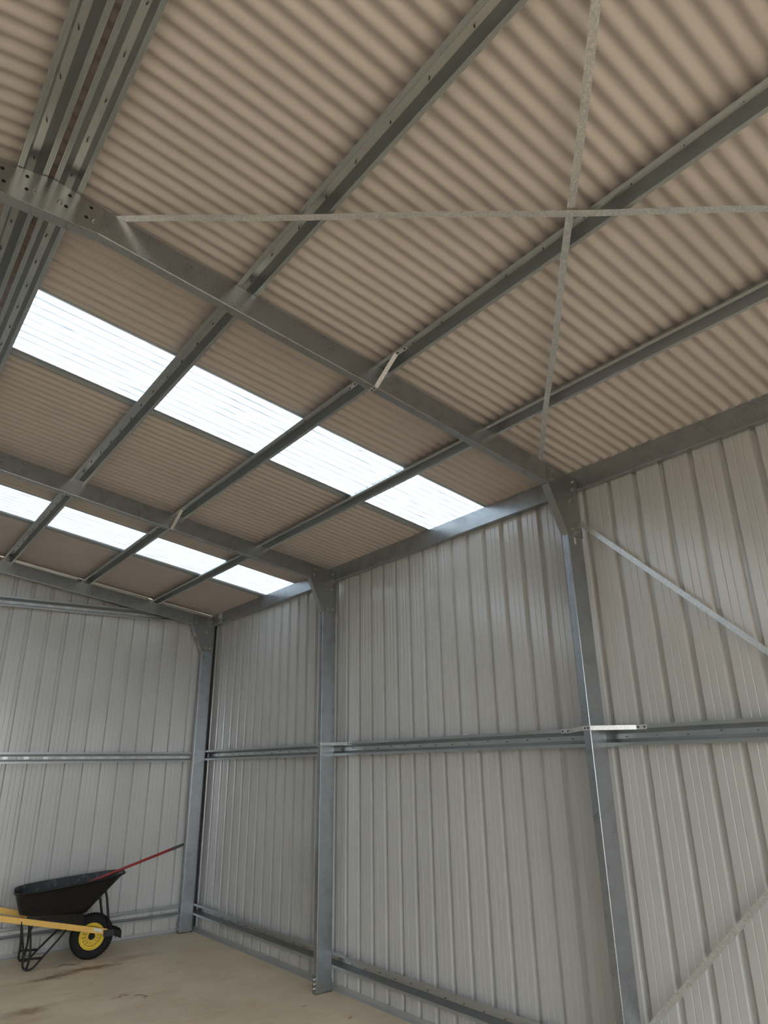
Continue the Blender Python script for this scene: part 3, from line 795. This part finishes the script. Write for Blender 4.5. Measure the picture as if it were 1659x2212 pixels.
# braces from the handle ends to the tray nose
for sg in (1, -1):
    m = MB(); oo = .045 if sg < 0 else 0; m.tube([B(-.155+oo, .088*sg, .262), B(-.135+oo, .088*sg, .36), B(-.098+oo, .092*sg, .55-oo), B(-.082+oo, .092*sg, .60-oo), B(-.066+oo, .10*sg, .625-oo)], .0115, 12); child_local(wb_, m.build('front_brace', M['tube']))
# nose guard: folded plate in front of the wheel
m = MB()
gp = [B(-.10,.112,0), B(-.20,.112,0), B(-.275,.085,0), B(-.275,-.085,0), B(-.20,-.112,0), B(-.10,-.112,0)]
rows = [[p+Vector((0,0,.262)) for p in gp], [p+Vector((0,0,.205)) for p in gp]]
rows[0][2] = gp[2]+Vector((0,0,.235)); rows[0][3] = gp[3]+Vector((0,0,.235)); rows[1][2] = gp[2]+Vector((0,0,.172)); rows[1][3] = gp[3]+Vector((0,0,.172))
m.grid(rows, False)
o = child_local(wb_, m.build('nose_guard', M['tube'])); md = o.modifiers.new('solid', 'SOLIDIFY'); md.thickness = .006; md.offset = 0
# legs
for sg in (1, -1):
    L0 = .19*sg
    def q(a, z, l=L0): return B(a + (.045*max(0, 1-z/.4) if sg < 0 else 0), l, z)
    path = [q(.665,.425,.20*sg), q(.640,.30), q(.608,.17), q(.600,.10), q(.602,.055), q(.588,.027), q(.562,.013), q(.530,.012), q(.500,.028), q(.472,.062), q(.40,.145), q(.33,.22), q(.255,.305, .15*sg)]
    # smooth the path
    sm = []
    for i in range(len(path)-1):
        for t in (0, .5): sm.append(path[i].lerp(path[i+1], t))
    sm.append(path[-1])
    sm = [sm[0]] + [(sm[i-1]+sm[i]*2+sm[i+1])/4 for i in range(1, len(sm)-1)] + [sm[-1]]
    m = MB(); m.tube(sm, .0098, 14); lg = child_local(wb_, m.build('leg', M['tube']))
    m = MB(); m.tube([q(.602,.105), q(.445,.098)], .010, 10); x = m.build('cross_bar', M['tube']); x.parent = lg
    m = MB(); m.tube([q(.560,.40,.17*sg), q(.575,.33,.175*sg), q(.560,.25,.18*sg), q(.548,.16), q(.552,.06), q(.565,.02)], .0105, 10); x = m.build('inner_stay', M['tube']); x.parent = lg
# long red tool handle resting in the tray
p_lo = B(.60, .02, .528); p_hi = B(-.855, -.03, .992)
root = empty('tool_handle', tuple(p_lo)); tag(root, 'long red pole with a grey end grip resting in the black wheelbarrow tray', 'tool')
d = (p_hi-p_lo); m = MB(); m.tube([p_lo, p_lo+d*.45, p_lo+d*.915], .0135, 14); child_local(root, m.build('pole', M['red']))
m = MB(); m.tube([p_lo+d*.912, p_lo+d*.93, p_lo+d*.985, p_hi], [.0145,.0155,.0155,.011], 14); child_local(root, m.build('end_grip', M['grip']))
m = MB(); dn = d.normalized(); sd = Lv
hp = [p_lo-dn*.02-sd*.14, p_lo-dn*.02+sd*.14, p_lo-dn*.045+sd*.14, p_lo-dn*.045-sd*.14]
m.prism(hp, dn.cross(sd)*.035*(1 if dn.cross(sd).z > 0 else -1)); m.tube([p_lo-dn*.03, p_lo+dn*.05], .017, 12); child_local(root, m.build('head', M['grip'], bevel=.003))

# ------------------------------------------------------------------ light
wd = bpy.data.worlds.new('sky'); bpy.context.scene.world = wd; wd.use_nodes = True; nt = wd.node_tree; nt.nodes.clear()
bg = nt.nodes.new('ShaderNodeBackground'); wo = nt.nodes.new('ShaderNodeOutputWorld')
bg.inputs['Color'].default_value = (.90,.955,1.0,1); bg.inputs['Strength'].default_value = 2.6
nt.links.new(bg.outputs[0], wo.inputs[0])
sc = bpy.context.scene
sc.view_settings.view_transform = 'Standard'; sc.view_settings.look = 'None'; sc.view_settings.gamma = 1; sc.view_settings.use_curve_mapping = False
sc.view_settings.exposure = 1.45
sc.cycles.max_bounces = 14; sc.cycles.diffuse_bounces = 8; sc.cycles.transparent_max_bounces = 12; sc.cycles.glossy_bounces = 6
sc.cycles.caustics_reflective = True; sc.cycles.sample_clamp_indirect = 6

# ------------------------------------------------------------------ camera (calibrated from the structure)
cam = bpy.data.cameras.new('camera'); co = bpy.data.objects.new('camera', cam); C.objects.link(co)
r = Vector((.78969304,-.61334714,-.01379081)); u = Vector((-.20444102,-.28428168,.93668981)); f = Vector((.57843649,.73687802,.34988857))
mat = Matrix(((r.x,u.x,-f.x,-3.6316),(r.y,u.y,-f.y,-8.5498),(r.z,u.z,-f.z,1.785),(0,0,0,1)))
co.matrix_world = mat
cam.sensor_fit = 'VERTICAL'; cam.sensor_height = 36; cam.lens = 1463.79/2212*36; cam.clip_start = .02
sc.camera = co
